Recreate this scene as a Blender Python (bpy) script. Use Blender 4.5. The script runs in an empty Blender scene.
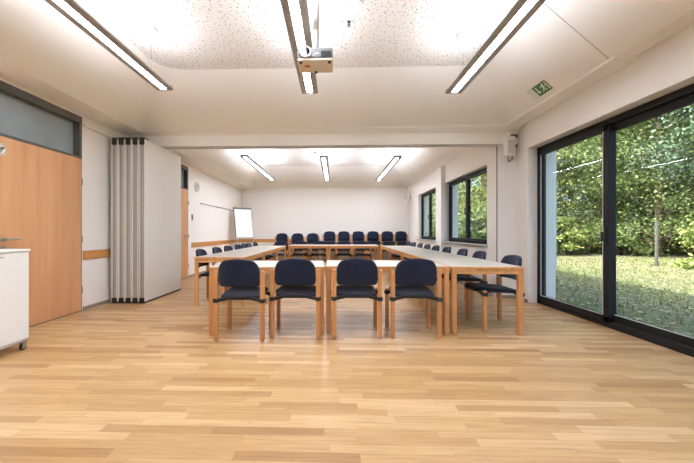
import bpy, bmesh, math, random
from mathutils import Vector, Matrix
random.seed(7)
PI = math.pi
SC = bpy.context.scene
COL = SC.collection

# ------------------------------------------------------------------ helpers
class MB:
    """collects shapes into one bmesh, build() links them as ONE object"""
    def __init__(self):
        self.bm = bmesh.new()
    def _new(self, verts, M=None, bev=0, seg=2, smooth=False):
        faces = set(f for v in verts for f in v.link_faces)
        if bev > 0:
            ed = list(set(e for f in faces for e in f.edges))
            r = bmesh.ops.bevel(self.bm, geom=ed, offset=bev, segments=seg, affect='EDGES', profile=0.5)
            vs = set(verts)
            allv = set()
            for f in r['faces']:
                for v in f.verts: allv.add(v)
            stack = list(allv); seen = set(stack)
            while stack:
                v = stack.pop()
                for e in v.link_edges:
                    o = e.other_vert(v)
                    if o not in seen: seen.add(o); stack.append(o)
            verts = list(seen)
        if M is not None:
            bmesh.ops.transform(self.bm, matrix=M, verts=[v for v in verts if v.is_valid])
        return verts
    def box(self, x0, x1, y0, y1, z0, z1, bev=0, M=None, seg=2):
        r = bmesh.ops.create_cube(self.bm, size=1)
        S = Matrix.Translation(((x0+x1)/2, (y0+y1)/2, (z0+z1)/2)) @ Matrix.Diagonal((abs(x1-x0), abs(y1-y0), abs(z1-z0), 1))
        bmesh.ops.transform(self.bm, matrix=S, verts=r['verts'])
        self._new(r['verts'], M, bev, seg)
        return self
    def cyl(self, p0, p1, r0, r1=None, n=16, caps=True, M=None):
        p0 = Vector(p0); p1 = Vector(p1); d = p1-p0
        r = bmesh.ops.create_cone(self.bm, cap_ends=caps, cap_tris=False, segments=n, radius1=r0, radius2=r0 if r1 is None else r1, depth=d.length)
        T = Matrix.Translation((p0+p1)/2) @ d.to_track_quat('Z', 'Y').to_matrix().to_4x4()
        if M is not None: T = M @ T
        bmesh.ops.transform(self.bm, matrix=T, verts=r['verts'])
        for v in r['verts']:
            for f in v.link_faces:
                if len(f.verts) == 4: f.smooth = True
        return self
    def tube(self, pts, rad, n=8):
        for a, b in zip(pts[:-1], pts[1:]): self.cyl(a, b, rad, n=n)
        for p in pts[1:-1]:
            r = bmesh.ops.create_icosphere(self.bm, subdivisions=1, radius=rad)
            bmesh.ops.translate(self.bm, vec=Vector(p), verts=r['verts'])
        return self
    def torus(self, c, axis, R, r, n=20, m=8):
        q = Vector(axis).to_track_quat('Z', 'Y').to_matrix().to_4x4(); T = Matrix.Translation(c) @ q
        rows = []
        for i in range(n):
            a = 2*PI*i/n
            rows.append([self.bm.verts.new(T @ Vector(((R+r*math.cos(2*PI*j/m))*math.cos(a), (R+r*math.cos(2*PI*j/m))*math.sin(a), r*math.sin(2*PI*j/m)))) for j in range(m)])
        for i in range(n):
            for j in range(m):
                f = self.bm.faces.new((rows[i][j], rows[(i+1) % n][j], rows[(i+1) % n][(j+1) % m], rows[i][(j+1) % m])); f.smooth = True
        return self
    def poly(self, pts, depth=None):
        """flat polygon from 3d points, optionally thickened along a vector"""
        vs = [self.bm.verts.new(Vector(p)) for p in pts]
        f = self.bm.faces.new(vs)
        if depth is not None:
            r = bmesh.ops.extrude_face_region(self.bm, geom=[f])
            nv = [g for g in r['geom'] if isinstance(g, bmesh.types.BMVert)]
            bmesh.ops.translate(self.bm, vec=Vector(depth), verts=nv)
        return self
    def grid(self, fn, nu, nv, closed_pair=None, smooth=True):
        rows = [[self.bm.verts.new(fn(i/nu, j/nv)) for i in range(nu+1)] for j in range(nv+1)]
        for j in range(nv):
            for i in range(nu):
                f = self.bm.faces.new((rows[j][i], rows[j][i+1], rows[j+1][i+1], rows[j+1][i])); f.smooth = smooth
        return rows
    def build(self, name, mat, parent=None, smooth=None, merge=0):
        if merge: bmesh.ops.remove_doubles(self.bm, verts=self.bm.verts, dist=merge)
        bmesh.ops.recalc_face_normals(self.bm, faces=self.bm.faces)
        me = bpy.data.meshes.new(name); self.bm.to_mesh(me); self.bm.free()
        mats = mat if isinstance(mat, (list, tuple)) else [mat]
        for m in mats: me.materials.append(m)
        o = bpy.data.objects.new(name, me); COL.objects.link(o)
        if parent is not None: o.parent = parent
        return o

def tag(o, label, cat, group=None, kind=None):
    o['label'] = label; o['category'] = cat
    if group: o['group'] = group
    if kind: o['kind'] = kind
    return o
def thing(name, label, cat, loc=(0, 0, 0), rz=0, group=None, kind=None):
    o = bpy.data.objects.new(name, None); COL.objects.link(o)
    o.empty_display_size = .1
    o.location = loc; o.rotation_euler = (0, 0, rz)
    return tag(o, label, cat, group, kind)
def dup(root, loc, rz, label, group=None):
    r = root.copy(); COL.objects.link(r); r.location = loc; r.rotation_euler = (0, 0, rz)
    r['label'] = label
    if group: r['group'] = group
    for ch in list(root.children):
        c = ch.copy(); COL.objects.link(c); c.parent = r
        for g in list(ch.children):
            d = g.copy(); COL.objects.link(d); d.parent = c
    return r

# ------------------------------------------------------------------ materials
def lin(c):
    return tuple(((v/255)/12.92 if v/255 <= .04045 else ((v/255+.055)/1.055)**2.4) for v in c)
class NT:
    def __init__(self, name):
        self.m = bpy.data.materials.new(name); self.m.use_nodes = True
        self.t = self.m.node_tree; self.n = self.t.nodes; self.b = self.n['Principled BSDF']; self.out = self.n['Material Output']
    def add(self, typ, **kw):
        n = self.n.new(typ)
        for k, v in kw.items(): setattr(n, k, v)
        return n
    def link(self, a, b): self.t.links.new(a, b)
    def val(self, sock, v):
        if isinstance(v, (int, float)): sock.default_value = v
        else: self.link(v, sock)
    def math(self, op, a, b=0.0, c=None):
        n = self.add('ShaderNodeMath', operation=op)
        self.val(n.inputs[0], a); self.val(n.inputs[1], b)
        if c is not None: self.val(n.inputs[2], c)
        return n.outputs[0]
    def coord(self, kind='Object', scale=(1, 1, 1)):
        tc = self.add('ShaderNodeTexCoord'); mp = self.add('ShaderNodeMapping'); mp.inputs['Scale'].default_value = scale
        self.link(tc.outputs[kind], mp.inputs[0]); return mp.outputs[0]
    def noise(self, vec, scale, detail=3, rough=.5):
        n = self.add('ShaderNodeTexNoise'); n.inputs['Scale'].default_value = scale; n.inputs['Detail'].default_value = detail; n.inputs['Roughness'].default_value = rough
        self.link(vec, n.inputs['Vector']); return n.outputs['Fac']
    def ramp(self, fac, stops):
        r = self.add('ShaderNodeValToRGB'); el = r.color_ramp.elements
        while len(el) > 1: el.remove(el[-1])
        el[0].position = stops[0][0]; el[0].color = (*lin(stops[0][1]), 1)
        for p, c in stops[1:]:
            e = el.new(p); e.color = (*lin(c), 1)
        self.link(fac, r.inputs[0]); return r.outputs[0]
    def mix(self, fac, a, b, mode='MIX'):
        n = self.add('ShaderNodeMix', data_type='RGBA', blend_type=mode)
        self.val(n.inputs[0], fac)
        for s, v in ((n.inputs[6], a), (n.inputs[7], b)):
            if isinstance(v, tuple): s.default_value = (*lin(v), 1)
            else: self.link(v, s)
        return n.outputs[2]
    def bump(self, h, strength=.1, dist=.01):
        b = self.add('ShaderNodeBump'); b.inputs['Strength'].default_value = strength; b.inputs['Distance'].default_value = dist
        self.link(h, b.inputs['Height']); self.link(b.outputs[0], self.b.inputs['Normal'])
    def base(self, c):
        if isinstance(c, tuple): self.b.inputs['Base Color'].default_value = (*lin(c), 1)
        else: self.link(c, self.b.inputs['Base Color'])
    def rough(self, v, spec=None):
        self.val(self.b.inputs['Roughness'], v)
        if spec is not None: self.b.inputs['Specular IOR Level'].default_value = spec

def plain(name, c, rough=.5, metal=0, var=.04, spec=.5, nscale=6):
    t = NT(name); v = t.coord()
    n = t.noise(v, nscale, 3)
    k = tuple(max(0, x*(1-var)) for x in c)
    t.base(t.mix(n, k, tuple(min(255, x*(1+var*.5)) for x in c)))
    t.rough(rough, spec); t.b.inputs['Metallic'].default_value = metal
    return t.m
def wood(name, dark, light, rough=.38, scale=1.0, axis='Z'):
    t = NT(name)
    s = {'X': (.6, 9, 9), 'Y': (9, .6, 9), 'Z': (9, 9, .6)}[axis]
    v = t.coord('Object', tuple(q*scale for q in s))
    n1 = t.noise(v, 2.0, 4, .6); n2 = t.noise(v, 14, 2, .5)
    f = t.math('ADD', t.math('MULTIPLY', n1, .75), t.math('MULTIPLY', n2, .25))
    t.base(t.ramp(f, [(.3, dark), (.7, light)])); t.rough(rough, .4); t.bump(n2, .04, .002)
    return t.m
def emit(name, c, s):
    t = NT(name); e = t.add('ShaderNodeEmission'); e.inputs[0].default_value = (*lin(c), 1); e.inputs[1].default_value = s
    t.link(e.outputs[0], t.out.inputs[0]); return t.m

# plaster (walls) and ceiling
def plaster(name, c, sc=1):
    t = NT(name); v = t.coord()
    n = t.noise(v, 1.2, 3); n2 = t.noise(v, 60, 4, .7)
    t.base(t.mix(n, tuple(x*.985 for x in c), c)); t.rough(.85, .2); t.bump(n2, .06, .004)
    return t.m
M_wall = plaster('wall_plaster', (236, 232, 227))
M_wall_warm = plaster('front_wall_plaster', (244, 241, 237))
M_ceil = plaster('ceiling_plaster', (246, 243, 238))
M_brick = None
def perforated():
    t = NT('perforated_acoustic_board'); v = t.coord()
    vo = t.add('ShaderNodeTexVoronoi', voronoi_dimensions='2D'); vo.inputs['Scale'].default_value = 22; vo.inputs['Randomness'].default_value = .95
    t.link(v, vo.inputs['Vector'])
    wn = t.add('ShaderNodeTexWhiteNoise'); t.link(vo.outputs['Color'], wn.inputs['Vector'])
    th = t.math('MULTIPLY_ADD', wn.outputs['Value'], .12, .05)
    hole = t.math('LESS_THAN', vo.outputs['Distance'], th)
    t.base(t.mix(hole, (242, 239, 235), (124, 115, 107))); t.rough(.9, .1)
    return t.m
M_perf = perforated()

def floor_mat():
    t = NT('oak_strip_parquet'); tc = t.add('ShaderNodeTexCoord'); sp = t.add('ShaderNodeSeparateXYZ'); t.link(tc.outputs['Object'], sp.inputs[0])
    W, L = .0685, .62
    x, y = sp.outputs[0], sp.outputs[1]
    ry = t.math('DIVIDE', y, W); row = t.math('FLOOR', ry); fy = t.math('FRACT', ry)
    w1 = t.add('ShaderNodeTexWhiteNoise', noise_dimensions='1D'); t.link(row, w1.inputs['W'])
    rx = t.math('ADD', t.math('DIVIDE', x, L), t.math('MULTIPLY', w1.outputs['Value'], 7.3)); colm = t.math('FLOOR', rx); fx = t.math('FRACT', rx)
    cb = t.add('ShaderNodeCombineXYZ'); t.link(row, cb.inputs[0]); t.link(colm, cb.inputs[1])
    w2 = t.add('ShaderNodeTexWhiteNoise', noise_dimensions='2D'); t.link(cb.outputs[0], w2.inputs['Vector'])
    # grain with per-stave offset
    mp = t.add('ShaderNodeMapping'); mp.inputs['Scale'].default_value = (1.6, 26, 1); t.link(tc.outputs['Object'], mp.inputs[0])
    ad = t.add('ShaderNodeVectorMath', operation='ADD'); sc = t.add('ShaderNodeVectorMath', operation='SCALE'); sc.inputs['Scale'].default_value = 30
    t.link(w2.outputs['Color'], sc.inputs[0]); t.link(mp.outputs[0], ad.inputs[0]); t.link(sc.outputs[0], ad.inputs[1])
    g = t.noise(ad.outputs[0], 2.2, 4, .6)
    tone = t.ramp(w2.outputs['Value'], [(0, (160, 118, 75)), (.12, (176, 136, 90)), (.45, (186, 148, 101)), (.8, (195, 158, 112)), (1, (208, 174, 131))])
    grain = t.ramp(g, [(.25, (216, 206, 192)), (.6, (255, 255, 255))])
    col = t.mix(.75, tone, grain, 'MULTIPLY')
    # knots
    vo = t.add('ShaderNodeTexVoronoi'); vo.inputs['Scale'].default_value = 2.3
    mk = t.add('ShaderNodeMapping'); mk.inputs['Scale'].default_value = (1, 1.7, 1); t.link(tc.outputs['Object'], mk.inputs[0]); t.link(mk.outputs[0], vo.inputs['Vector'])
    kn = t.math('LESS_THAN', vo.outputs['Distance'], .022)
    col = t.mix(t.math('MULTIPLY', kn, .6), col, (128, 84, 46))
    # joints
    def edge(f, wd):
        return t.math('MAXIMUM', t.math('LESS_THAN', f, wd), t.math('GREATER_THAN', f, 1-wd))
    j = t.math('MAXIMUM', edge(fy, .012), edge(fx, .0018))
    col = t.mix(t.math('MULTIPLY', j, .5), col, (120, 84, 50))
    t.base(col)
    r = t.noise(t.coord('Object'), 3, 3)
    t.rough(t.math('MULTIPLY_ADD', r, .12, .32), .5)
    t.b.inputs['Coat Weight'].default_value = .1; t.b.inputs['Coat Roughness'].default_value = .4
    t.bump(t.math('SUBTRACT', g, t.math('MULTIPLY', j, .8)), .05, .002)
    return t.m
M_floor = floor_mat()

M_beech = wood('beech_table_frame', (186, 126, 74), (212, 156, 102), .4)
M_beech_x = wood('beech_table_apron', (196, 138, 84), (224, 172, 116), .4, axis='X')
M_beech_c = wood('beech_chair_frame', (184, 126, 76), (210, 154, 102), .42)
M_door = wood('beech_door_veneer', (190, 138, 96), (212, 162, 118), .42, .35)
M_rail = wood('beech_wall_rail', (186, 128, 68), (206, 150, 88), .5, axis='Y')
M_lam = plain('pale_grey_laminate', (200, 192, 181), .3, var=.03)
M_white = plain('white_lacquer', (232, 231, 228), .4, var=.015)
M_panel = plain('partition_white_board', (226, 222, 215), .5, var=.015, nscale=1)
M_panelcore = plain('partition_grey_core', (176, 172, 166), .6)
M_alu = plain('brushed_aluminium', (168, 164, 158), .38, .6)
M_alud = plain('grey_anodised_housing', (158, 153, 148), .5, .1)
M_pj = plain('projector_grey', (112, 112, 114), .45)
M_seal = plain('black_rubber_seal', (22, 21, 21), .7)
M_black = plain('black_plastic', (28, 28, 30), .45)
M_frame = plain('anthracite_window_frame', (33, 32, 32), .6, spec=.2)
M_greyframe = plain('grey_steel_frame', (88, 86, 82), .5)
M_greyplast = plain('grey_plastic', (190, 188, 184), .5)
M_dgrey = plain('dark_grey_plastic', (92, 92, 94), .45)
M_steel = plain('satin_steel', (170, 168, 164), .28, .9)
M_chrome = plain('polished_chrome', (200, 200, 200), .12, 1)
M_base = plain('grey_baseboard', (150, 140, 128), .6)
M_cream = plain('cream_projector_shell', (222, 212, 196), .5)
M_orange = plain('orange_sticker', (206, 112, 58), .5)
M_red = plain('red_sticker_ring', (176, 60, 60), .5)
M_green = plain('exit_sign_green', (38, 106, 52), .4)
M_signwhite = plain('exit_sign_white', (226, 232, 222), .4)
M_paper = plain('flipchart_paper', (240, 240, 238), .6, var=.01)
M_lens = plain('lens_glass', (12, 14, 20), .05)
M_transom = plain('transom_painted_reflection', (150, 162, 168), .06, var=.25, nscale=1.2)  # opaque pane, grey-blue reflections painted into its mottled colour
M_plinth = plain('outside_render_white', (206, 214, 222), .8)
M_extbase = plain('outside_plinth_grey', (120, 118, 116), .85)
M_tube = emit('fluorescent_diffuser', (234, 242, 255), 60)
M_up = emit('fluorescent_uplight', (234, 242, 255), 24)

def fabric(name, c, c2):
    t = NT(name); v = t.coord(); n = t.noise(v, 160, 3, .7); n1 = t.noise(v, 9, 2)
    t.base(t.mix(t.math('MULTIPLY_ADD', n, .6, t.math('MULTIPLY', n1, .3)), c, c2)); t.rough(.85, .2)
    t.b.inputs['Sheen Weight'].default_value = .12; t.b.inputs['Sheen Roughness'].default_value = .5
    t.bump(n, .15, .002)
    return t.m
M_fab = fabric('navy_upholstery', (17, 22, 38), (38, 46, 70))
def glass(name, tint=(255, 255, 255)):
    t = NT(name); tr = t.add('ShaderNodeBsdfTransparent'); tr.inputs[0].default_value = (*lin(tint), 1)
    gl = t.add('ShaderNodeBsdfGlossy'); gl.inputs['Roughness'].default_value = .0
    fr = t.add('ShaderNodeFresnel'); fr.inputs['IOR'].default_value = 1.5; mx = t.add('ShaderNodeMixShader')
    ge = t.add('ShaderNodeNewGeometry'); t.link(t.math('MULTIPLY', fr.outputs[0], t.math('SUBTRACT', 1, ge.outputs['Backfacing'])), mx.inputs[0]); t.link(tr.outputs[0], mx.inputs[1]); t.link(gl.outputs[0], mx.inputs[2]); t.link(mx.outputs[0], t.out.inputs[0])
    return t.m
M_glass = glass('window_glass', (236, 244, 242))

# ------------------------------------------------------------------ room shell
XL, XR, XB = -3.53, 3.0, 2.70          # left wall, right wall (front), right wall (back room)
YF, YH, YB = -2.6, 5.57, 12.35         # wall behind the camera, partition line, back wall
def struct(mb, name, mat, label, cat):
    return tag(mb.build(name, mat), label, cat, kind='structure')

struct(MB().box(XL-.2, 3.30, YF-.2, YB+.2, -.2, 0), 'floor', M_floor, 'light oak strip parquet floor running through both halves of the room', 'floor')
# left wall, thick boxes around the two door openings
D1 = (3.30, 4.50); D2 = (6.75, 7.84)
mb = MB()
mb.box(XL-.2, XL, YF, D1[0], 0, 3.75).box(XL-.2, XL, D1[1], D2[0], 0, 3.75).box(XL-.2, XL, D2[1], YB, 0, 3.75)
mb.box(XL-.2, XL, D1[0], D1[1], 2.70, 3.75).box(XL-.2, XL, D2[0], D2[1], 2.66, 3.75)
struct(mb, 'wall_left', M_wall_warm, 'long white plastered wall on the left with two wooden doors', 'wall')
struct(MB().box(XL-.2, 3.3, YB, YB+.2, 0, 3.75), 'wall_back', M_wall, 'plain white far wall behind the row of stacked chairs', 'wall')
struct(MB().box(XL-.2, 3.45, YF-.2, YF, 0, 3.75), 'wall_front', M_wall_warm, 'white wall closing the room opposite the far wall', 'wall')
# right wall with openings
G = (0.30, 5.22)                        # glazing opening in y
W2 = (5.94, 8.18); W3 = (8.85, 10.75)
mb = MB()
mb.box(XR, 3.42, YF, G[0], 0, 3.75).box(XR, 3.42, G[0], G[1], 2.405, 3.75).box(XR, 3.42, G[1], YH+.03, 0, 3.75)
mb.box(XB, XR+.2, YH, YH+.12, 0, 3.75)
XO = 3.02
mb.box(XB, XO, YH+.1, W2[0], 0, 3.75).box(XB, XO, W2[1], W3[0], 0, 3.75).box(XB, XO, W3[1], YB, 0, 3.75)
for w in (W2, W3):
    mb.box(XB, XO, w[0], w[1], 0, .875).box(XB, XO, w[0], w[1], 2.30, 3.75)
mb.box(2.60, XB+.01, 8.16, 8.58, 0, 2.72)
struct(mb, 'wall_right', M_wall, 'white wall on the right with the big glazing and two smaller windows', 'wall')

# ceiling : front tray, back tray, outer slab
def quad(mb, pts, mi=0):
    vs = [mb.bm.verts.new(p) for p in pts]; f = mb.bm.faces.new(vs); f.material_index = mi; return f
mb = MB()
def tray(x0, x1, y0, y1, zl, zr, zn, zf, cx0, cx1, cy0, cy1, zt):
    A = [(x0, y0, zl), (x1, y0, zr), (x1, y1, zr), (x0, y1, zl)]
    B = [(cx0, cy0, zt), (cx1, cy0, zt), (cx1, cy1, zt), (cx0, cy1, zt)]
    # rounded corners between the sloping sides
    def ring(P, r):
        out = []
        for i in range(4):
            p = Vector(P[i]); a = (Vector(P[i-1])-p); b = (Vector(P[(i+1) % 4])-p); a = a.normalized()*r; b = b.normalized()*r
            for k in range(9):
                t = k/8; out.append((p+a)*(1-t)**2+p*2*t*(1-t)+(p+b)*t*t)
        return out
    RA = ring(A, .12); RB = ring(B, .45); n = len(RA)
    rings = []
    for q in (0, .04, .5, .96, 1):
        rings.append([mb.bm.verts.new(a.lerp(b, q)) for a, b in zip(RA, RB)])
    for u, v in zip(rings[:-1], rings[1:]):
        for i in range(n):
            f = mb.bm.faces.new((u[i], u[(i+1) % n], v[(i+1) % n], v[i])); f.smooth = True
    for i in range(4):                                             # small corner gussets
        vs = [mb.bm.verts.new(RA[i*9+k]) for k in range(9)]+[mb.bm.verts.new(A[i])]
        mb.bm.faces.new(vs)
    f = mb.bm.faces.new([mb.bm.verts.new(b) for b in RB]); f.material_index = 1
tray(-3.22, 2.80, YF, 5.42, 2.76, 2.84, 0, 0, -2.52, 2.12, -1.9, 4.72, 3.45)
quad(mb, [(XL-.01, YF, 2.73), (-3.22, YF, 2.76), (-3.22, 5.42, 2.76), (XL-.01, 5.42, 2.73)])
quad(mb, [(2.80, YF, 2.84), (XR+.01, YF, 2.85), (XR+.01, 5.6, 2.85), (2.80, 5.6, 2.84)])
tray(-3.2, XB+.01, 5.7, YB+.01, 2.74, 2.72, 0, 0, -2.48, 2.02, 6.5, 11.68, 3.45)
quad(mb, [(XL-.01, 5.7, 2.70), (-3.2, 5.7, 2.74), (-3.2, YB, 2.74), (XL-.01, YB, 2.70)])
quad(mb, [(XL-.2, YF-.2, 3.75), (3.42, YF-.2, 3.75), (3.42, YB+.2, 3.75), (XL-.2, YB+.2, 3.75)])
c = mb.build('ceiling', [M_ceil, M_perf])
tag(c, 'off-white tray ceiling with sloping sides and a speckled perforated middle', 'ceiling', kind='structure')
# beam at the partition line (with rounded lower front)
mb = MB()
prof = [(5.41, 3.6), (5.41, 2.80), (5.44, 2.765), (5.47, 2.75), (5.50, 2.735), (5.50, 2.545), (5.70, 2.545), (5.70, 3.6)]
mb.poly([(XL, y, z) for y, z in prof], (XB+.32-XL, 0, 0))
struct(mb, 'trim_1', M_ceil, 'white ceiling beam crossing the room over the folding partition line', 'beam')
mb = MB(); mb.box(-2.93, XB, 5.50, 5.54, 2.536, 2.55).box(-2.93, XB, 5.60, 5.64, 2.536, 2.55)
struct(mb, 'trim_2', M_greyplast, 'thin metal partition track under the white beam', 'track')
mb = MB(); mb.box(2.688, 2.70, 5.56, 5.575, .0, 2.53)
struct(mb, 'trim_3', M_dgrey, 'dark vertical slot on the right wall where the partition closes', 'trim')
mb = MB(); mb.poly([(2.785, 3.43, 2.852), (2.125, 3.43, 3.443), (2.125, 3.436, 3.443), (2.785, 3.436, 2.852)], (-.002, 0, -.0025))
struct(mb, 'trim_14', M_greyplast, 'thin joint line running up the sloping ceiling above the big window', 'joint strip')
# slim duct band above the glazing, ending in a small step
mb = MB(); mb.box(2.76, 3.02, 3.34, 5.50, 2.815, 2.846, .004)
struct(mb, 'trim_4', M_ceil, 'shallow white bulkhead strip along the right wall below the exit sign', 'bulkhead')
mb = MB(); mb.box(-3.535, -3.50, 4.52, 6.7, 2.58, 2.615, .004)
struct(mb, 'trim_5', M_wall_warm, 'thin white moulding high on the left wall', 'moulding')
# wooden wall rails
for i, (a, b, lab) in enumerate(((4.52, 6.7, 'short beech wall rail between the near door and the folding partition'), (8.02, YB-.01, 'long beech wall rail on the left wall beyond the far door'))):
    struct(MB().box(XL, XL+.022, a, b, .715, .835, .004), 'trim_%d' % (6+i), M_rail, lab, 'wall rail')
struct(MB().box(XL+.02, XL+1.9, YB-.022, YB, .715, .835, .004), 'trim_8', wood('beech_back_rail', (186, 128, 68), (206, 150, 88), .5, axis='X'), 'beech wall rail on the far wall beside the flip chart', 'wall rail')
# baseboards
mb = MB()
for a, b in ((YF, D1[0]-.02), (D1[1]+.02, D2[0]-.02), (D2[1]+.02, YB)): mb.box(XL, XL+.014, a, b, 0, .05)
struct(mb, 'baseboard_left', M_base, 'low grey baseboard along the left wall', 'baseboard')
struct(MB().box(XL, XB, YB-.014, YB, 0, .06), 'baseboard_back', M_base, 'low grey baseboard along the far wall', 'baseboard')
mb = MB(); mb.box(XB-.014, XB, YH+.14, YB, 0, .05).box(XR-.014, XR, G[1], YH, 0, .05).box(XB, XR, YH-.014, YH, 0, .05)
struct(mb, 'baseboard_right', M_base, 'low grey baseboard along the right wall', 'baseboard')
# window sills
for i, w in enumerate((W2, W3)):
    struct(MB().box(XB-.06, XB+.1, w[0]-.04, w[1]+.04, .845, .875, .006), 'trim_%d' % (9+i), M_greyplast, ('pale window sill under the nearer small window', 'pale window sill under the farther small window')[i], 'window sill')

# ------------------------------------------------------------------ doors
def door(n, y0, y1, ztop, zleaf, label, sticker=False, full=True):
    d = thing('door_%d' % n, label, 'door', (XL, y1, 0), kind='structure')
    def L(mb, name, mat, par=d): return mb.build(name, mat, par)
    W = y1-y0                                                     # local y runs from -W to 0
    f = MB()
    f.box(-.19, .006, -.045, 0, zleaf, ztop).box(-.19, .006, -W, -W+.045, zleaf, ztop).box(-.19, .008, -W, 0, ztop-.085, ztop).box(-.19, .004, -W, 0, zleaf, zleaf+.028)
    f.box(-.19, .004, -.014, 0, 0, zleaf).box(-.19, .004, -W, -W+.014, 0, zleaf)
    L(f, 'door_frame', M_greyframe)
    L(MB().box(-.15, .008, -W, 0, 0, .010), 'threshold', M_greyframe)
    lf = L(MB().box(-.035, .012, -W+.018, -.018, .012, zleaf-.006, .002), 'door_leaf', M_door)
    t = L(MB().box(-.10, -.085, -W+.04, -.04, zleaf+.02, ztop-.08), 'transom_pane', M_transom)
    for hz in (.3, 1.0, 1.80):
        h = L(MB().cyl((.018, -.012, hz-.045), (.018, -.012, hz+.045), .009, n=10), 'hinge', M_steel)
    h = MB(); yy = -W+.10
    h.cyl((.012, yy, 1.02), (.022, yy, 1.02), .027).cyl((.02, yy, 1.02), (.062, yy, 1.02), .009).tube([(.06, yy, 1.02), (.066, yy+.02, 1.02), (.066, yy+.13, 1.02)], .0095)
    h.cyl((.012, yy, .93), (.018, yy, .93), .024)
    h.build('door_handle', M_steel, lf)
    if sticker:
        s = MB(); yc = 3.375-y1; zc = 1.972
        s.cyl((.012, yc, zc), (.0135, yc, zc), .065, n=28)
        st = s.build('round_sticker', M_signwhite, lf); 
        s = MB().torus((.0135, yc, zc), (1, 0, 0), .055, .004, 28, 6); s.build('sticker_ring', M_red, lf)
        s = MB().box(.0135, .0150, yc-.006, yc+.006, zc-.035, zc+.03).box(.0135, .015, yc-.025, yc+.025, zc-.004, zc+.008).cyl((.0135, yc+.022, zc+.02), (.015, yc+.022, zc+.02), .014)
        s.build('sticker_symbol', M_dgrey, lf)
    return d
door(1, D1[0], D1[1], 2.70, 2.12, 'wide beech door at the left with a dark-framed glass transom and round sticker', True)
d2 = door(2, D2[0], D2[1], 2.66, 2.11, 'far beech door half hidden behind the folding partition')
for ch in d2.children:                                             # this one opens from the other side
    if ch.name.startswith('door_leaf'):
        for g in ch.children: g.location.y = (D2[1]-D2[0])-.30 ; g.location.x = 0

# ------------------------------------------------------------------ glazing
def glazing():
    w = thing('window_1', 'floor to ceiling glass doors in dark frames on the right, looking onto the garden', 'window', (3.14, 0, 0), kind='structure')
    y0, y1 = G
    ms = [(3.965, y1)]
    f = MB(); f.box(0, .10, y0, y1, 0, .07, .004).box(0, .10, y0, y1, 2.335, 2.405, .004).box(0, .10, y1-.06, y1, 0, 2.405, .004).box(0, .10, y0, y0+.06, 0, 2.405, .004)
    f.box(0, .10, 1.6, 1.70, 0, 2.4, .004)
    f.build('outer_frame', M_frame, w)
    def sash(a, b, x0, x1, name, wd=.075):
        s = MB(); s.box(x0, x1, a, b, .06, .06+wd, .004).box(x0, x1, a, b, 2.345-wd, 2.345, .004).box(x0, x1, a, a+wd, .06, 2.345, .004).box(x0, x1, b-wd, b, .06, 2.345, .004)
        so = s.build(name, M_frame, w)
        MB().box((x0+x1)/2-.004, (x0+x1)/2+.004, a+wd-.01, b-wd+.01, .06+wd-.01, 2.345-wd+.01).build('pane', M_glass, so)
        g = MB(); q = .008
        g.box(x0-.001, x0+.006, a+wd, a+wd+q, .06+wd, 2.345-wd).box(x0-.001, x0+.006, b-wd-q, b-wd, .06+wd, 2.345-wd)
        g.box(x0-.001, x0+.006, a+wd, b-wd, .06+wd, .06+wd+q)
        g.build('glazing_bead', M_greyplast, so)
        return so
    so = sash(3.86, y1-.045, -.02, .045, 'sliding_sash')
    h = MB(); h.box(-.032, -.02, 3.885, 3.91, .98, 1.14, .003).cyl((-.06, 3.897, 1.09), (-.02, 3.897, 1.09), .008).box(-.072, -.056, 3.886, 3.908, .99, 1.10, .004)
    h.build('window_handle', M_black, so)
    sash(1.65, 3.98, .05, .095, 'fixed_sash', .09)
    sash(.34, 1.65, .03, .09, 'fixed_sash')
glazing()
# threshold outside and reveal lining
def small_window(n, y0, y1, label):
    w = thing('window_%d' % n, label, 'window', (2.80, y0, .875), kind='structure')
    W = y1-y0; H = 2.30-.875; m = W/2
    f = MB(); f.box(0, .07, 0, W, 0, .05, .003).box(0, .07, 0, W, H-.05, H, .003).box(0, .07, 0, .05, 0, H, .003).box(0, .07, W-.05, W, 0, H, .003)
    f.box(.01, .06, m-.03, m+.03, 0, H)
    f.build('outer_frame', M_frame, w)
    for a, b in ((.03, m+.012), (m-.012, W-.03)):
        s = MB(); q = .065; x0, x1 = -.015, .04
        s.box(x0, x1, a, b, .03, .03+q, .003).box(x0, x1, a, b, H-.03-q, H-.03, .003).box(x0, x1, a, a+q, .03, H-.03, .003).box(x0, x1, b-q, b, .03, H-.03, .003)
        so = s.build('casement', M_frame, w)
        MB().box(.01, .018, a+q-.01, b-q+.01, .03+q-.01, H-.03-q+.01).build('pane', M_glass, so)
        if a < .1:
            h = MB(); h.box(-.03, -.015, b-.055, b-.025, .62, .76, .003).cyl((-.06, b-.04, .72), (-.03, b-.04, .72), .009).box(-.072, -.056, b-.052, b-.028, .60, .735, .004)
            h.build('window_handle', M_black, so)
    return w
small_window(2, W2[0], W2[1], 'dark-framed two-casement window nearest the partition line on the right wall')
small_window(3, W3[0], W3[1], 'dark-framed casement window beyond the white pillar on the right wall')

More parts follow.
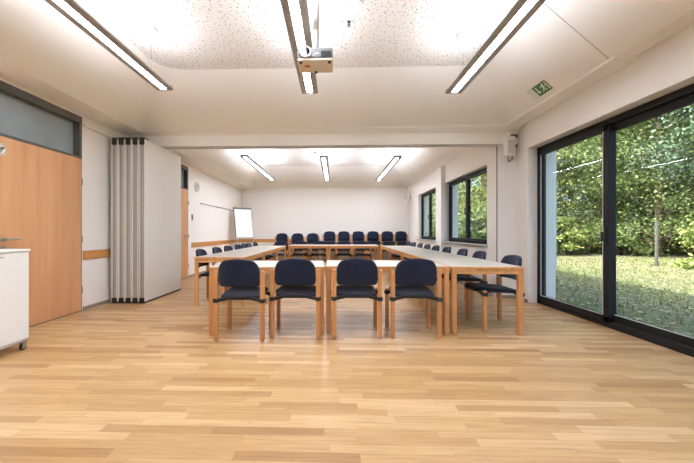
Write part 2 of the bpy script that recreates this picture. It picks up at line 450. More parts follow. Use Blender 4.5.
# ------------------------------------------------------------------ pendant lights
def make_light():
    t = thing('pendant_light', '', 'light', group='long pendant lights')
    L = 3.5
    h = MB()
    # trapezoid side wings, open underside around the diffuser
    for s in (-1, 1):
        pts = [(s*.037, 0, .0), (s*.102, 0, .004), (s*.104, 0, .014), (s*.075, 0, .05), (s*.037, 0, .05)]
        h.poly([(x, -L/2, z) for x, y, z in pts], (0, L, 0))
    h.box(-.09, .09, -L/2, -L/2+.03, 0.001, .05).box(-.09, .09, L/2-.03, L/2, 0.001, .05).box(-.046, .046, -L/2, L/2, .034, .05)
    h.build('housing', M_alud, t)
    MB().box(-.036, .036, -L/2+.03, L/2-.03, .010, .024).build('diffuser', M_tube, t)
    MB().box(-.05, .05, -L/2+.08, L/2-.08, .0502, .0515).build('uplight', M_up, t)
    b = MB()
    for k in range(9):
        y = -L/2+.35+k*(L-.7)/8
    for y in (-L/2+.32, L/2-.32):
        cb = MB().cyl((0, y, .05), (0, y, .57), .0018, n=6).cyl((.06, y, .04), (0, y, .25), .0012, n=5).cyl((-.06, y, .04), (0, y, .25), .0012, n=5).build('suspension_cable', M_steel, t)
        MB().box(-.065, .065, y-.045, y+.045, .556, .58, .006).build('ceiling_rose', M_greyplast, t)
    return t
lt = make_light()
spots = [(-2.12, 2.32, 'long grey pendant light over the left of the near half, by the wide door'),
         (-.318, 2.47, 'long grey pendant light over the middle of the near half, partly behind the projector'),
         (1.515, 2.52, 'long grey pendant light over the right of the near half, near the exit sign'),
         (-2.13, 9.47, 'pendant light in the far half, on the side of the flip chart'),
         (-.265, 9.60, 'pendant light in the middle of the far half'),
         (1.495, 9.67, 'pendant light in the far half, on the window side')]
for i, (x, y, lab) in enumerate(spots):
    if i == 0: lt.location = (x, y, 2.87); lt['label'] = lab
    else: dup(lt, (x, y, 2.87), 0, lab)

# ------------------------------------------------------------------ projector
pj = thing('projector', 'small grey and cream video projector hanging from the ceiling on a white pole', 'projector', (-.165, 2.84, 2.525))
b = MB(); b.box(-.148, .148, -.105, .115, 0, .02, .006); b.build('underside', M_cream, pj)
b = MB(); b.box(-.148, .148, -.11, .115, .016, .104, .014, seg=3)
bd = b.build('body', M_pj, pj)
b = MB().cyl((-.075, -.128, .064), (-.075, -.10, .064), .046, n=28).build('lens_ring', M_greyplast, bd)
MB().cyl((-.075, -.132, .064), (-.075, -.127, .064), .03, .034, n=24).build('lens', M_lens, bd)
b = MB()
for k in range(5): b.box(.05, .135, -.113, -.108, .028+k*.010, .034+k*.010)
for k in range(6): b.box(.058+k*.014, .062+k*.014, -.1135, -.108, .026, .076)
b.build('vent_grille', M_black, bd)
b = MB(); b.box(.0, .03, -.1125, -.108, .052, .058); b.build('badge', M_signwhite, bd)
b = MB().cyl((-.128, -.114, .045), (-.128, -.108, .045), .007).build('infrared_window', M_black, bd)
b = MB()
vs = [(-.07+.024*math.cos(a), -.02+.034*math.sin(a), -.0015) for a in [i*PI/12 for i in range(24)]]
vs = [(-.07+.026*math.cos(a), -.01+.022*math.sin(a), -.0015) for a in [i*PI/12 for i in range(24)]]
b.poly(vs, (0, 0, .0012)); b.build('oval_sticker', M_orange, pj)
for x, y in ((-.12, -.08), (.12, -.08), (0, .09)): MB().cyl((x, y, -.012), (x, y, .002), .012, n=12).build('foot', M_black, pj)
b = MB(); b.cyl((0, .02, .1), (.01, .04, .925), .027, n=20).cyl((-.04, .02, .088), (-.04, .02, .12), .006).cyl((.04, .02, .088), (.04, .02, .12), .006).box(-.06, .06, -.04, .08, .105, .115)
b.build('mount_pole', M_white, pj)
MB().cyl((.01, .04, .91), (.01, .04, .925), .07, n=24).build('ceiling_plate', M_white, pj)
sen = thing('ceiling_hook', 'tiny black fitting on the perforated ceiling beside the projector', 'ceiling fitting', (.157, 3.69, 3.45))
MB().cyl((0, 0, -.01), (0, 0, 0), .02).cyl((0, 0, -.04), (0, 0, -.01), .007).torus((0, 0, -.045), (0, 1, 0), .013, .005).build('hook', M_black, sen)
MB().tube([(0, 0, -.012), (-.12, -.03, -.008), (-.28, -.06, -.006)], .0025, 6).build('wire', M_greyplast, sen)
sd = thing('smoke_detector', 'round white smoke detector on the near ceiling right of the projector', 'smoke detector', (.25, 3.36, 3.45))
MB().cyl((0, 0, -.02), (0, 0, 0), .05, n=28).cyl((0, 0, -.045), (0, 0, -.02), .034, .045, n=28).build('housing', M_white, sd)
sd2 = thing('smoke_detector', 'small round white smoke detector on the far ceiling between two pendant lights', 'smoke detector', (-.58, 9.7, 3.45))
MB().cyl((0, 0, -.02), (0, 0, 0), .05, n=20).cyl((0, 0, -.045), (0, 0, -.02), .034, .045, n=20).build('housing', M_greyplast, sd2)

# ------------------------------------------------------------------ exit sign on the sloping ceiling
sx, sy, sz = 2.668, 4.355, 2.952
sg = thing('exit_sign', 'green emergency exit sign with running man and down arrow on the sloping ceiling', 'exit sign', (sx, sy, sz))
sg.scale = (.9, .9, .9)
nrm = Vector((-.897, 0, -1)).normalized(); up = Vector((-1, 0, .897)).normalized(); rt = Vector((0, -1, 0))
R = Matrix((rt, up, nrm)).transposed().to_4x4()
def S(mb, name, mat, par=sg, **k): 
    bmesh.ops.transform(mb.bm, matrix=R, verts=mb.bm.verts); return mb.build(name, mat, par)
S(MB().box(-.235, .17, -.09, .09, -.012, .004, .002), 'back_plate', M_greyplast)
S(MB().box(-.232, -.115, -.082, .082, .004, .006), 'blank_field', M_signwhite)
S(MB().box(-.11, .165, -.085, .085, .004, .0065), 'green_field', M_green)
a = MB().box(-.068, -.048, -.02, .062, .0065, .008).poly([(-.094, -.012, .0065), (-.022, -.012, .0065), (-.058, -.062, .0065)], (0, 0, .0015))
S(a, 'arrow', M_signwhite)
m = MB()
m.cyl((.083, .052, .0065), (.083, .052, .008), .015, n=14)
def limb(p, q, w):
    p = Vector((*p, .0065)); q = Vector((*q, .0065)); d = (q-p).normalized(); n = Vector((-d.y, d.x, 0))*w/2
    m.poly([p+n, q+n, q-n, p-n], (0, 0, .0015))
limb((.078, .036), (.055, -.012), .028); limb((.07, .03), (.032, .038), .011); limb((.034, .04), (.02, .018), .010); limb((.076, .03), (.105, .006), .011); limb((.105, .006), (.125, .02), .010)
limb((.056, -.010), (.09, -.03), .014); limb((.09, -.03), (.078, -.066), .012); limb((.054, -.008), (.034, -.044), .014); limb((.036, -.044), (.0, -.05), .012)
S(m, 'running_figure', M_signwhite)
m = MB().box(.132, .15, -.07, .068, .0065, .008); S(m, 'doorway', M_signwhite)

# ------------------------------------------------------------------ wall devices
sp = thing('wall_speaker', 'small white loudspeaker on a dark bracket high beside the big window', 'speaker', (2.83, 5.44, 2.50))
MB().box(-.075, .065, -.07, .05, -.16, .14, .012).build('cabinet', M_white, sp)
MB().box(-.062, .052, -.074, -.068, -.145, .08, .003).build('grille', M_greyplast, sp)
MB().box(.05, .16, .04, .13, .15, .20, .004).box(.13, .155, .07, .13, -.02, .16, .004).box(.02, .14, 0, .04, .14, .16, .003).box(.06, .14, .02, .05, -.02, .02).build('bracket', M_dgrey, sp)
MB().tube([(.06, .04, -.1), (.10, .10, -.2), (.04, .10, -.24), (.0, .04, -.17)], .006).build('cable', M_black, sp)
sp = thing('round_speaker', 'round white speaker high on the right wall near the far corner', 'speaker', (XB-.075, 11.86, 2.33))
MB().cyl((.0, -.0, 0), (-.10, -.09, 0), .10, .14, n=28).build('housing', M_white, sp)
MB().cyl((-.10, -.09, 0), (-.105, -.094, 0), .115, n=28).build('grille', M_greyplast, sp)
ck = thing('wall_clock', 'small round pale clock high on the left wall beyond the far door', 'clock', (XL, 8.33, 2.25))
MB().cyl((0, 0, 0), (.03, 0, 0), .13, n=28).build('rim', M_white, ck)
MB().cyl((.03, 0, 0), (.032, 0, 0), .115, n=28).build('dial', M_greyplast, ck)
MB().box(.032, .036, -.005, .005, -.01, .075).box(.032, .036, -.05, .01, -.005, .005).build('hands', M_dgrey, ck)
th = thing('light_switch', 'small grey switch plate on the left wall beside the far door', 'switch', (XL, 8.06, 1.40))
MB().box(0, .012, -.045, .045, -.02, .14, .003).build('plate', M_greyplast, th)
MB().box(.012, .018, -.03, .03, 0, .12, .003).build('rocker', M_dgrey, th)
rl = thing('hanging_rail', 'thin grey picture rail on the left wall above the flip chart side', 'rail', (XL, 8.55, 1.85))
MB().box(0, .02, 0, 3.6, -.012, .012, .003).build('bar', M_alu, rl)
for k in range(4): MB().box(0, .03, .1+k*1.12, .14+k*1.12, -.016, .016, .003).build('bracket', M_greyplast, rl)

# ------------------------------------------------------------------ folding partition (parked stack)
fp = thing('folding_partition', 'tall white folding partition parked as a stack of panels at the left wall', 'partition', (-3.445, 4.985, 0))
PD = 1.19; N = 5; pit = .108
for k in range(N):
    x0 = k*pit; x1 = x0+.102
    p = MB(); p.box(x0+.004, x0+.020, .0, PD, .03, 2.53, .002).box(x1-.020, x1-.004, .0, PD, .03, 2.53, .002)
    po = p.build('panel', M_panel, fp)
    MB().box(x0+.02, x1-.02, .018, PD-.018, .05, 2.51).build('core', M_panelcore, po)
    MB().box(x0+.022, x0+.030, .004, .02, .10, 2.43).box(x1-.030, x1-.022, .004, .02, .10, 2.43).build('edge_profile', M_alu, po)
    MB().box(x0+.012, x1-.012, -.004, PD, .004, .085, .002).box(x0+.012, x1-.012, -.004, .12, 2.445, 2.555, .002).build('rubber_seal', M_seal, po)
MB().box(-.03, .0, 0.02, PD-.05, .02, 2.54).build('closing_post', M_alu, fp)

# ------------------------------------------------------------------ rolling cabinet
cb = thing('rolling_cabinet', 'white cabinet on castors at the left edge in front of the wide door', 'cabinet', (-3.165, 2.64, 0))
hx, hy = .28, .40
MB().box(-hx, hx, -hy+.01, hy-.01, .105, .915, .003).build('body', M_white, cb)
MB().box(-hx-.008, hx+.008, -hy, hy, .918, .94, .003).build('top', M_white, cb)
MB().box(-hx+.01, hx-.01, -hy+.015, hy-.015, .08, .105).build('base_frame', M_greyplast, cb)
MB().box(hx, hx+.006, -hy+.02, hy-.35, .12, .905, .002).build('door', M_white, cb)
MB().tube([(hx+.006, .02, .88), (hx+.03, .02, .88), (hx+.03, .12, .88), (hx+.006, .12, .88)], .005).build('handle', M_steel, cb)
for x in (-hx+.04, hx-.02):
    for y in (-hy+.05, hy-.05):
        w = MB().torus((x, y, .034), (1, 0, 0), .024, .010, 24, 8).build('castor', M_black, cb)
        MB().cyl((x-.012, y, .034), (x+.012, y, .034), .018, n=20).box(x-.018, x-.013, y-.02, y+.02, .03, .07).box(x+.013, x+.018, y-.02, y+.02, .03, .07).box(x-.02, x+.02, y-.025, y+.025, .068, .082).build('castor_fork', M_steel, w)

# ------------------------------------------------------------------ flip chart
fc = thing('flip_chart', 'white flip chart easel with grey edges standing in the far left corner', 'flip chart', (-2.87, 10.75, 0), math.radians(40))
T = Matrix.Rotation(math.radians(-12), 4, 'X')
bd = MB().box(-.32, .32, -.012, .012, .93, 1.95, .004, M=Matrix.Translation((0, .0, 0)) @ T).build('board', M_dgrey, fc)
MB().box(-.295, .295, -.022, -.013, .94, 1.90, M=T).build('paper_pad', M_paper, bd)
MB().box(-.325, .325, -.032, -.010, 1.90, 1.955, .004, M=T).build('clamp_bar', M_dgrey, bd)
MB().box(-.32, .32, -.06, -.012, .90, .925, .003, M=T).build('pen_tray', M_greyplast, bd)
MB().tube([(-.30, .235, .95), (-.36, -.04, .0)], .012).build('leg', M_alu, fc)
MB().tube([(.30, .235, .95), (.36, -.04, .0)], .012).build('leg', M_alu, fc)
MB().tube([(0, .41, 1.7), (0, .80, .0)], .012).build('leg', M_alu, fc)

# ------------------------------------------------------------------ tables
def table(cx, cy, rz, L, W, label, group, H=.73):
    t = thing('conference_table', label, 'table', (cx, cy, 0), rz, group)
    top = MB().box(-L/2+.004, L/2-.004, -W/2+.004, W/2-.004, H-.022, H-.0005).build('tabletop', M_lam, t)
    e = MB(); e.box(-L/2, L/2, -W/2, -W/2+.006, H-.024, H, .001).box(-L/2, L/2, W/2-.006, W/2, H-.024, H, .001).box(-L/2, -L/2+.006, -W/2, W/2, H-.024, H, .001).box(L/2-.006, L/2, -W/2, W/2, H-.024, H, .001)
    e.build('edge_band', M_beech_x, top)
    i = .006; q = .048; a = .055
    ap = MB(); ap.box(-L/2+i+q, L/2-i-q, -W/2+.014, -W/2+.034, H-.024-a, H-.024).box(-L/2+i+q, L/2-i-q, W/2-.034, W/2-.014, H-.024-a, H-.024)
    ap.box(-L/2+.014, -L/2+.034, -W/2+i+q, W/2-i-q, H-.024-a, H-.024).box(L/2-.034, L/2-.014, -W/2+i+q, W/2-i-q, H-.024-a, H-.024)
    ap.build('apron', M_beech_x, t)
    for sx in (-1, 1):
        for sy in (-1, 1):
            x = sx*(L/2-i-q/2); y = sy*(W/2-i-q/2)
            MB().box(x-q/2, x+q/2, y-q/2, y+q/2, .006, H-.024, .005).cyl((x, y, 0), (x, y, .008), .02, n=12).build('leg', M_beech, t)
    return t
SY = -.009                                # slight step of the rows
table(-.742, 3.47+.39, math.radians(3.2), 1.225, .78, 'pale-topped beech table in the near row, the left one behind two chairs', 'tables of the near row')
table(.565, 3.56+.39, 0, 1.33, .78, 'pale-topped beech table in the near row, the right one touching the long window-side run', 'tables of the near row')
g = 'tables of the window-side run'
rl_ = ['nearest, its open end facing the camera', 'second from the near end', 'third from the near end', 'farthest, meeting the far row']
for k in range(4): table(1.625, 3.56+.67+k*1.36, PI/2, 1.355, .755, 'beech table in the long window-side run, ' + rl_[k], g)
ll = ['nearest, its end by the folding partition', 'the middle one', 'farthest, meeting the far row']
for k in range(3): table(-1.695, 4.81+.67+k*1.36, PI/2, 1.355, .76, 'beech table in the run along the left wall, ' + ll[k], 'tables of the left run')
table(-.73, 9.00+.375, 0, 1.09, .75, 'beech table closing the far end of the ring, the left one', 'tables of the far row')
table(.52, 9.00+.375, 0, 1.385, .75, 'beech table closing the far end of the ring, the right one', 'tables of the far row')

# ------------------------------------------------------------------ chair
def se(u, n): return (max(0, 1-abs(u)**n))**(1/n)
def make_chair():
    t = thing('conference_chair', '', 'chair')
    # upholstered backrest, wide rounded top corners
    NU, NV = 18, 12
    def halfw(v):                       # v 0..1 bottom to top
        h = .27; z = v*h; w = .212
        rt_, rb = .12, .035
        if z > h-rt_: q = (z-(h-rt_))/rt_; w = w-.10*(1-math.sqrt(max(0, 1-q*q)))-.0*q
        if z < rb: q = (rb-z)/rb; w = w-rb*(1-math.sqrt(max(0, 1-q*q)))
        return w
    def side(s):
        def f(i, j):
            u = i*2-1; v = j
            u = math.copysign(1-(1-abs(u))**1.5, u) if abs(u) < 1 else u
            v = .5-.5*math.cos(PI*v)
            w = halfw(v)
            # crown the top edge
            x = u*w; z = .55+.27*v+(.012*(1-(u*u))*v)
            th = .021*se(u, 6)*se(2*v-1, 8)
            y = -.205-.035*v-.045*(1-(x/.212)**2)+.012 + s*th
            return Vector((x, y, z))
        return f
    m = MB(); m.grid(side(1), NU, NV); m.grid(side(-1), NU, NV); m.build('backrest', M_fab, t, merge=.0004)
    # seat pad
    def seat(s):
        def f(i, j):
            u = math.sin((i-.5)*PI); v = math.sin((j-.5)*PI)     # -1..1
            k = .80 if v > 0 else 1
            # squircle plan
            a = math.sqrt(max(1e-9, 1-.5*v**6)); b_ = math.sqrt(max(1e-9, 1-.5*u**6))
            x = u*.218*(1-.10*max(0, v)**4)*(.6+.4*a); y = .035+v*.235*(.7+.3*b_)
            d = -.016*(1-(u*u))*(1-v*v)
            z = .452+.020*v-.03*max(0, (v-.55)/.45)**2+d
            th = .024*se(u, 5)*se(v, 6)
            return Vector((x, y, z+s*th))
        return f
    m = MB(); m.grid(seat(1), 16, 14); m.grid(seat(-1), 16, 14); m.build('seat', M_fab, t, merge=.0004)
    # black carrier under seat and cross bars
    m = MB()
    for y in (-.195, .185):
        pts = [(-.262, y, .412), (-.20, y, .412), (-.12, y+.01, .432), (.12, y+.01, .432), (.20, y, .412), (.262, y, .412)]
        for p, q in zip(pts[:-1], pts[1:]):
            p = Vector(p); q = Vector(q)
            d = (q-p); L = d.length; ang = math.atan2(d.z, d.x)
            m.box(-L/2-.004, L/2+.004, -.02, .02, -.017, .017, .003, M=Matrix.Translation((p+q)/2) @ Matrix.Rotation(-ang, 4, 'Y'))
    m.box(-.15, -.12, -.19, .19, .414, .43).box(.12, .15, -.19, .19, .414, .43)
    m.build('seat_carrier', M_black, t)
    m = MB()
    for s in (-1, 1): m.box(min(s*.178, s*.225), max(s*.178, s*.225), -.222, -.20, .60, .635, .003)
    m.build('back_bracket', M_black, t)
    for s in (-1, 1):
        x = s*.236
        lg = MB().box(x-.022, x+.022, -.232, -.188, .010, .715, .010, seg=3).cyl((x, -.21, 0), (x, -.21, .012), .014, n=10).build('leg', M_beech_c, t)
        MB().box(x-.025, x+.025, -.238, -.182, .390, .432, .004).build('clamp', M_black, lg)
        lg = MB().box(x-.022, x+.022, .165, .205, .010, .452, .010, seg=3).cyl((x, .185, 0), (x, .185, .012), .014, n=10).build('leg', M_beech_c, t)
        MB().box(x-.025, x+.025, .159, .211, .390, .432, .004).build('clamp', M_black, lg)
    return t
CH = make_chair(); used = [False]
def chair(x, y, rz, label, group, z=0):
    if not used[0]:
        used[0] = True; CH.location = (x, y, z); CH.rotation_euler = (0, 0, rz); CH['label'] = label; CH['group'] = group; return CH
    return dup(CH, (x, y, z), rz, label, group)
def R_(): return math.radians(random.uniform(-2.5, 2.5))
fr = ['leftmost of the four', 'second from the left of the four', 'third from the left of the four', 'rightmost of the four']
for k, (x, y, r) in enumerate([(-.956, 3.50, -1.2), (-.411, 3.61, .6), (.230, 3.635, 0), (.835, 3.63, -.4)]):
    chair(x, y, math.radians(r), 'navy chair, back to us, near table row, ' + fr[k], 'chairs at the near row')
od = ['first', 'second', 'third', 'fourth', 'fifth', 'sixth', 'seventh', 'eighth', 'ninth']
for k, y in enumerate([3.935, 4.80, 5.46, 6.20, 6.82, 7.46, 8.08, 8.80, 9.38]):
    chair(1.845+random.uniform(-.015, .015) if k else 1.842, y, PI/2+(R_() if k else 0), 'navy chair on the window side of the tables, ' + ('nearest, under the table end' if k == 0 else od[k]+' from the near end'), 'chairs on the window side')
for k, y in enumerate([5.20, 5.90, 6.48, 7.18, 7.74, 8.20, 8.86]):
    chair(-1.895+random.uniform(-.015, .015), y, -PI/2+R_(), 'navy chair between tables and left wall, ' + ('nearest the folding partition' if k == 0 else od[k]+' from the near end'), 'chairs along the left wall')
bl = ['at the left corner', 'second from the left', 'in the middle', 'second from the right', 'rightmost']
for k, x in enumerate([-1.616, -1.024, -.476, .262, .818]):
    chair(x, 9.72, PI+R_(), 'navy chair facing the camera across the far table row, ' + bl[k], 'chairs behind the far row')
cols = ['leftmost', 'second', 'third', 'fourth', 'fifth', 'sixth', 'seventh', 'eighth', 'rightmost']
lv = {4: ['lowest', 'second from bottom', 'third from bottom', 'topmost'], 5: ['lowest', 'second from bottom', 'middle', 'fourth from bottom', 'topmost']}
for c_, x in enumerate([-1.95, -1.372, -.81, -.19, .333, .858, 1.396, 1.915, 2.41]):
    n = 4 if c_ < 3 else 5
    for k in range(n):
        chair(x, 12.06-.047*k, PI, 'navy chair by the far wall, %s in the %s stack' % (lv[n][k], cols[c_]), 'stacked chairs along the far wall', z=.0745*k)

# ------------------------------------------------------------------ outside
def ground_mat():
    t = NT('lawn_with_leaf_litter'); v = t.coord()
    n = t.noise(v, .35, 4, .6); n2 = t.noise(v, 14, 5, .75); n3 = t.noise(v, 2.2, 4, .6)
    g = t.ramp(n2, [(.3, (96, 98, 66)), (.55, (134, 136, 100)), (.75, (172, 170, 136))])
    l = t.ramp(n2, [(.3, (104, 94, 76)), (.55, (150, 140, 120)), (.75, (190, 178, 156))])
    f = t.math('ADD', t.math('MULTIPLY', n, .6), t.math('MULTIPLY', n3, .4))
    s = t.add('ShaderNodeMapRange'); s.inputs[1].default_value = .44; s.inputs[2].default_value = .56; t.link(f, s.inputs[0])
    t.base(t.mix(s.outputs[0], g, l)); t.rough(.95, .1); t.bump(n2, .6, .05)
    return t.m
mb = MB()
def gz(x, y): return -.10+.05*math.sin(x*.4+1)*math.sin(y*.3)+.02*max(0, x-8)
mb.grid(lambda i, j: Vector((3.3+i*45, -6+j*60, gz(3.3+i*45, -6+j*60) if i > 0 else -.12)), 40, 50)
gr = mb.build('lawn', ground_mat()); tag(gr, 'green lawn with fallen leaves outside the big window', 'lawn', kind='structure')
struct(MB().box(3.42, 3.75, YF, 5.2, -.3, -.05), 'trim_11', M_extbase, 'grey paving strip outside the big window', 'paving')
# outside wall corner seen through the glass
mb = MB().box(3.02, 3.44, 5.225, 5.62, .50, 3.4)
struct(mb, 'trim_12', M_plinth, 'pale outer wall end seen through the left pane of the big window', 'wall')
struct(MB().box(3.02, 3.43, 5.235, 5.62, -.3, .50), 'trim_13', M_extbase, 'grey plinth below the pale outer wall end', 'plinth')

def leafmat(name, c1, c2, c3, trans=.35):
    t = NT(name); ge = t.add('ShaderNodeNewGeometry')
    col = t.ramp(ge.outputs['Random Per Island'], [(0, c1), (.5, c2), (1, c3)])
    d = t.add('ShaderNodeBsdfDiffuse'); tr = t.add('ShaderNodeBsdfTranslucent'); mx = t.add('ShaderNodeMixShader'); mx.inputs[0].default_value = trans
    t.link(col, d.inputs[0]); t.link(col, tr.inputs[0]); t.link(d.outputs[0], mx.inputs[1]); t.link(tr.outputs[0], mx.inputs[2]); t.link(mx.outputs[0], t.out.inputs[0])
    return t.m
LM = [leafmat('yellow_green_leaves', (66, 82, 42), (124, 138, 76), (204, 208, 134)),
      leafmat('mid_green_leaves', (70, 86, 50), (108, 124, 76), (160, 170, 118)),
      leafmat('blue_green_needles', (66, 86, 66), (108, 132, 108), (168, 188, 168))]
M_bark = plain('tree_bark', (92, 78, 62), .9, var=.3, nscale=14)
M_straw = leafmat('fallen_leaves', (150, 128, 86), (186, 168, 124), (214, 200, 160), .1)
M_grass = leafmat('grass_blades', (104, 112, 70), (134, 142, 98), (172, 174, 128), .3)

def leaves_mesh(name, pts, size, mat, flat=0.0, droop=0):
    V = []; F = []
    rnd = random
    for (p, s) in pts:
        a = rnd.uniform(0, 2*PI); b = rnd.gauss(0, .6)*(1-flat)
        d = Vector((math.cos(a)*math.cos(b), math.sin(a)*math.cos(b), math.sin(b)-droop)).normalized()
        n = Vector((rnd.gauss(0, 1), rnd.gauss(0, 1), rnd.gauss(0, 1)+flat*6)); w = d.cross(n).normalized()
        L = s*size*rnd.uniform(.7, 1.3); wd = L*.32
        i = len(V); p = Vector(p)
        V += [p, p+d*L*.5+w*wd, p+d*L, p+d*L*.5-w*wd]; F.append((i, i+1, i+2, i+3))
    me = bpy.data.meshes.new(name); me.from_pydata([tuple(v) for v in V], [], F); me.materials.append(mat)
    return me
def crown_pts(n, r, z0, z1, clumps, shape):
    cl = []
    for k in range(clumps):
        q = random.random(); z = z0+(z1-z0)*q; rr = r*shape(q)*math.sqrt(random.uniform(.15, 1)); a = random.uniform(0, 2*PI)
        cl.append((rr*math.cos(a), rr*math.sin(a), z, random.uniform(.35, .8)*r*.32))
    out = []
    for k in range(n):
        c = random.choice(cl)
        out.append(((c[0]+random.gauss(0, c[3]), c[1]+random.gauss(0, c[3]), c[2]+random.gauss(0, c[3]*.45)), 1))
    return out, cl
def make_tree(label, kind, h, r, z0, n, cl, size, shape):
    t = thing('garden_tree', label, 'tree', group='trees along the garden edge')
    pts, cs = crown_pts(n, r, z0, h, cl, shape)
    o = bpy.data.objects.new('foliage', leaves_mesh('foliage', pts, size, LM[kind], droop=.35 if kind == 2 else .1)); COL.objects.link(o); o.parent = t
    m = MB(); m.cyl((0, 0, -.3), (.1, .05, h*.55), .16, .10, n=10).cyl((.1, .05, h*.55), (0, 0, h*.95), .10, .03, n=8)
    m.build('trunk', M_bark, t)
    m = MB()
    for c_ in cs[:26]:
        zb = max(.6, c_[2]-random.uniform(.3, 1.2)); m.cyl((.06, .03, zb), (c_[0], c_[1], c_[2]), .045, .012, n=6, caps=False)
    m.build('branches', M_bark, t)
    return t
egg = lambda q: (.55+.9*q) if q < .5 else max(.15, 1.0-(q-.5)*1.5)
cone = lambda q: max(.12, 1-q*.85)
protos = [make_tree('', 0, 9.5, 3.2, .6, 42000, 110, .115, egg), make_tree('', 1, 10.5, 3.3, .8, 42000, 110, .115, egg), make_tree('', 2, 12, 3.4, 3.2, 40000, 130, .105, egg)]
# positions chosen to fill the garden edge as seen through the glazing
tspots = [(2, 7.2, 5.2, .0), (2, 11.3, 9.4, .0), (1, 11.6, 12.2, .0), (0, 14.2, 13.8, .0), (1, 15.6, 10.6, .0), (0, 9.2, 15.6, .0), (1, 18.5, 14.2, .1), (1, 13.2, 17.2, .0), (1, 17.2, 18.0, .1), (0, 6.4, 14.6, 0), (1, 5.6, 19.5, 0), (2, 20.5, 9.6, .1), (1, 12.9, 7.2, 0), (2, 22, 18, .1), (1, 10, 21, .1), (0, 18, 22, .1)]
kn = ['yellow-green leafy tree', 'mid-green leafy tree', 'blue-green conifer']
tl = ['reaching over the right edge of the garden', 'filling the top right of the big window', 'right of the left pane, behind the lawn', 'behind the centre of the lawn', 'right of the lawn centre', 'near the left garden edge', 'at the right back of the garden', 'deep behind the lawn', 'far back behind the lawn', 'at the left beyond the outer wall end', 'far left behind the building', 'at the far right edge of the garden', 'beside the right part of the lawn', 'farthest back on the right', 'farthest back on the left', 'deep back at the garden corner']
seen = set()
tspots[0] = (2, 12.5, 7.6, 0)
tspots = [tspots[0]]+[(a, b*1.22, c*1.22, d) for a, b, c, d in tspots[1:]]
for k, ((kd, x, y, z), d_) in enumerate(zip(tspots, tl)):
    lab = kn[kd]+' '+d_
    if kd not in seen:
        seen.add(kd); o = protos[kd]; o.location = (x, y, -.1); o['label'] = lab
    else: o = dup(protos[kd], (x, y, -.1+z), random.uniform(0, 6.28), lab)
    s = random.uniform(.9, 1.12)
    o.scale = (s, s, s)
protos[2].rotation_euler = (0, 0, 1.0)
# shrubs
def make_shrub(label, kind, n, r, h):
    t = thing('garden_shrub', label, 'shrub', group='shrubs under the trees')
    pts, cs = crown_pts(n, r, .15, h, 26, lambda q: max(.3, 1-q*.6))
    o = bpy.data.objects.new('foliage', leaves_mesh('foliage', pts, .13, LM[kind])); COL.objects.link(o); o.parent = t
    m = MB()
    for c_ in cs[:12]: m.cyl((random.uniform(-.1, .1), random.uniform(-.1, .1), -.1), (c_[0], c_[1], c_[2]), .018, .008, n=5, caps=False)
    m.build('stems', M_bark, t); return t
sp_ = [make_shrub('', 0, 4500, 1.0, 1.7), make_shrub('', 1, 4500, 1.1, 1.5)]
ss = [(5.0, 11.6), (6.8, 12.6), (8.4, 12.4), (9.9, 13.6), (11.4, 14.2), (12.9, 13.4), (14.4, 12.6), (15.4, 11.0), (16.6, 13.4), (10.6, 12.6), (9.4, 8.3), (13.6, 15.2), (4.6, 14.0), (7.6, 14.6)]
for k, (x, y) in enumerate((a*1.27, b*1.27) for a, b in ss):
    kd = k % 2; lab = '%s shrub at the lawn edge, %s' % (('yellow-green', 'darker green')[kd], 'number %d' % k)
    lab = ('yellow-green', 'darker green')[kd]+' shrub at the lawn edge, '+['leftmost by the outer wall end', 'second from the left', 'left of the lawn centre', 'behind the lawn centre', 'right of the lawn centre', 'right of the centre in front of tall trees', 'right part of the edge', 'far right where the lawn turns', 'far right at the back', 'foremost at the lawn centre', 'in front of a trunk at right', 'hidden at the back centre', 'farthest left at the back', 'at the back left of centre'][k]
    if k < 2: o = sp_[k]; o.location = (x, y, -.1); o['label'] = lab
    else: o = dup(sp_[kd], (x, y, -.1), random.uniform(0, 6.28), lab)
for k, (x, y, q, lab) in enumerate([(6.3, 14.6, 1.45, 'tall shrub seen through the nearer small window'), (6.4, 18, 1.7, 'tall shaded shrub between the two small window views'), (6.8, 21.8, 1.6, 'tall shaded shrub outside the farther small window')]):
    o = dup(sp_[1], (x, y, -.1), k*1.3, lab); o.scale = (q, q, q)
# grass and leaf litter (uncountable)
pts = []
for k in range(16000):
    x = 3.8+13*random.random()**1.3; y = random.uniform(1.5, 14)
    if x*1.0 > 3.3: pts.append(((x, y, gz(x, y)), 1))
V = []; F = []
for p, s in pts:
    h = random.uniform(.03, .08); a = random.uniform(0, PI); w = .008+.002*(p[0]-3); i = len(V); lx, ly = random.gauss(0, .02), random.gauss(0, .02)
    dx, dy = math.cos(a)*w, math.sin(a)*w
    V += [(p[0]-dx, p[1]-dy, p[2]), (p[0]+dx, p[1]+dy, p[2]), (p[0]+lx, p[1]+ly, p[2]+h)]; F.append((i, i+1, i+2))
me = bpy.data.meshes.new('grass'); me.from_pydata(V, [], F); me.materials.append(M_grass)
o = bpy.data.objects.new('grass', me); COL.objects.link(o); tag(o, 'short grass blades growing on the lawn', 'grass', kind='stuff')
lp = []
for k in range(8500):
    x = 3.9+11*random.random()**1.2; y = random.uniform(1.5, 13); lp.append(((x, y, gz(x, y)+.015), 1))
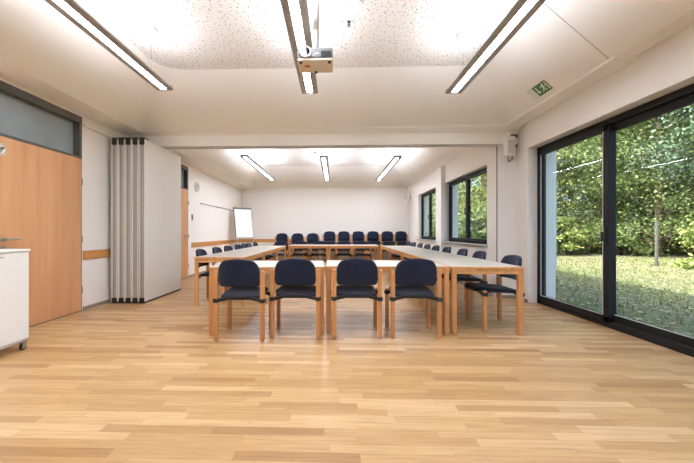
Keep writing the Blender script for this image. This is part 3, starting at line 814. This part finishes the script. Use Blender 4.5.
me = leaves_mesh('fallen_leaves', lp, .075, M_straw, flat=.9)
o = bpy.data.objects.new('fallen_leaves', me); COL.objects.link(o); tag(o, 'dry fallen leaves scattered over the lawn', 'leaves', kind='stuff')
ps = thing('fence_post', 'slim grey post standing at the back of the lawn', 'post', (10.7, 11.3, -.1))
MB().box(-.035, .035, -.035, .035, -.2, 1.55, .006).cyl((0, 0, 1.55), (0, 0, 1.60), .05, .01, n=8).build('shaft', M_greyframe, ps)

# ------------------------------------------------------------------ light, world, camera
w = bpy.data.worlds.new('World'); SC.world = w; w.use_nodes = True
nt = w.node_tree; bg = nt.nodes['Background']; sky = nt.nodes.new('ShaderNodeTexSky'); sky.sky_type = 'NISHITA'; sky.sun_disc = False
sky.sun_elevation = math.radians(42); sky.sun_rotation = math.radians(250); sky.altitude = 200; sky.dust_density = 5; sky.air_density = .8
nt.links.new(sky.outputs[0], bg.inputs[0]); bg.inputs[1].default_value = .85
sl = bpy.data.lights.new('sun', 'SUN'); sl.energy = 7.6; sl.angle = math.radians(.6); sl.color = (1, .93, .80)
so = bpy.data.objects.new('sun', sl); COL.objects.link(so)
so.rotation_euler = Vector((.62, .42, -.68)).to_track_quat('-Z', 'Y').to_euler()

cam = bpy.data.cameras.new('camera'); co = bpy.data.objects.new('camera', cam); COL.objects.link(co)
cam.sensor_fit = 'HORIZONTAL'; cam.sensor_width = 36; cam.lens = 330/694*36
cam.shift_x = (347-325)/694; cam.shift_y = (232-231.5)/694
cam.clip_start = .05; cam.clip_end = 300
co.location = (0, 0, 1.10); co.rotation_euler = (PI/2, 0, math.radians(1.7))
SC.camera = co
SC.view_settings.view_transform = 'Standard'; SC.view_settings.look = 'None'; SC.view_settings.gamma = 1; SC.view_settings.exposure = .42
SC.view_settings.use_curve_mapping = False
SC.cycles.use_denoising = True; SC.cycles.max_bounces = 10; SC.cycles.diffuse_bounces = 6; SC.cycles.transparent_max_bounces = 16
SC.cycles.sample_clamp_indirect = 6; SC.cycles.caustics_reflective = False; SC.cycles.caustics_refractive = False
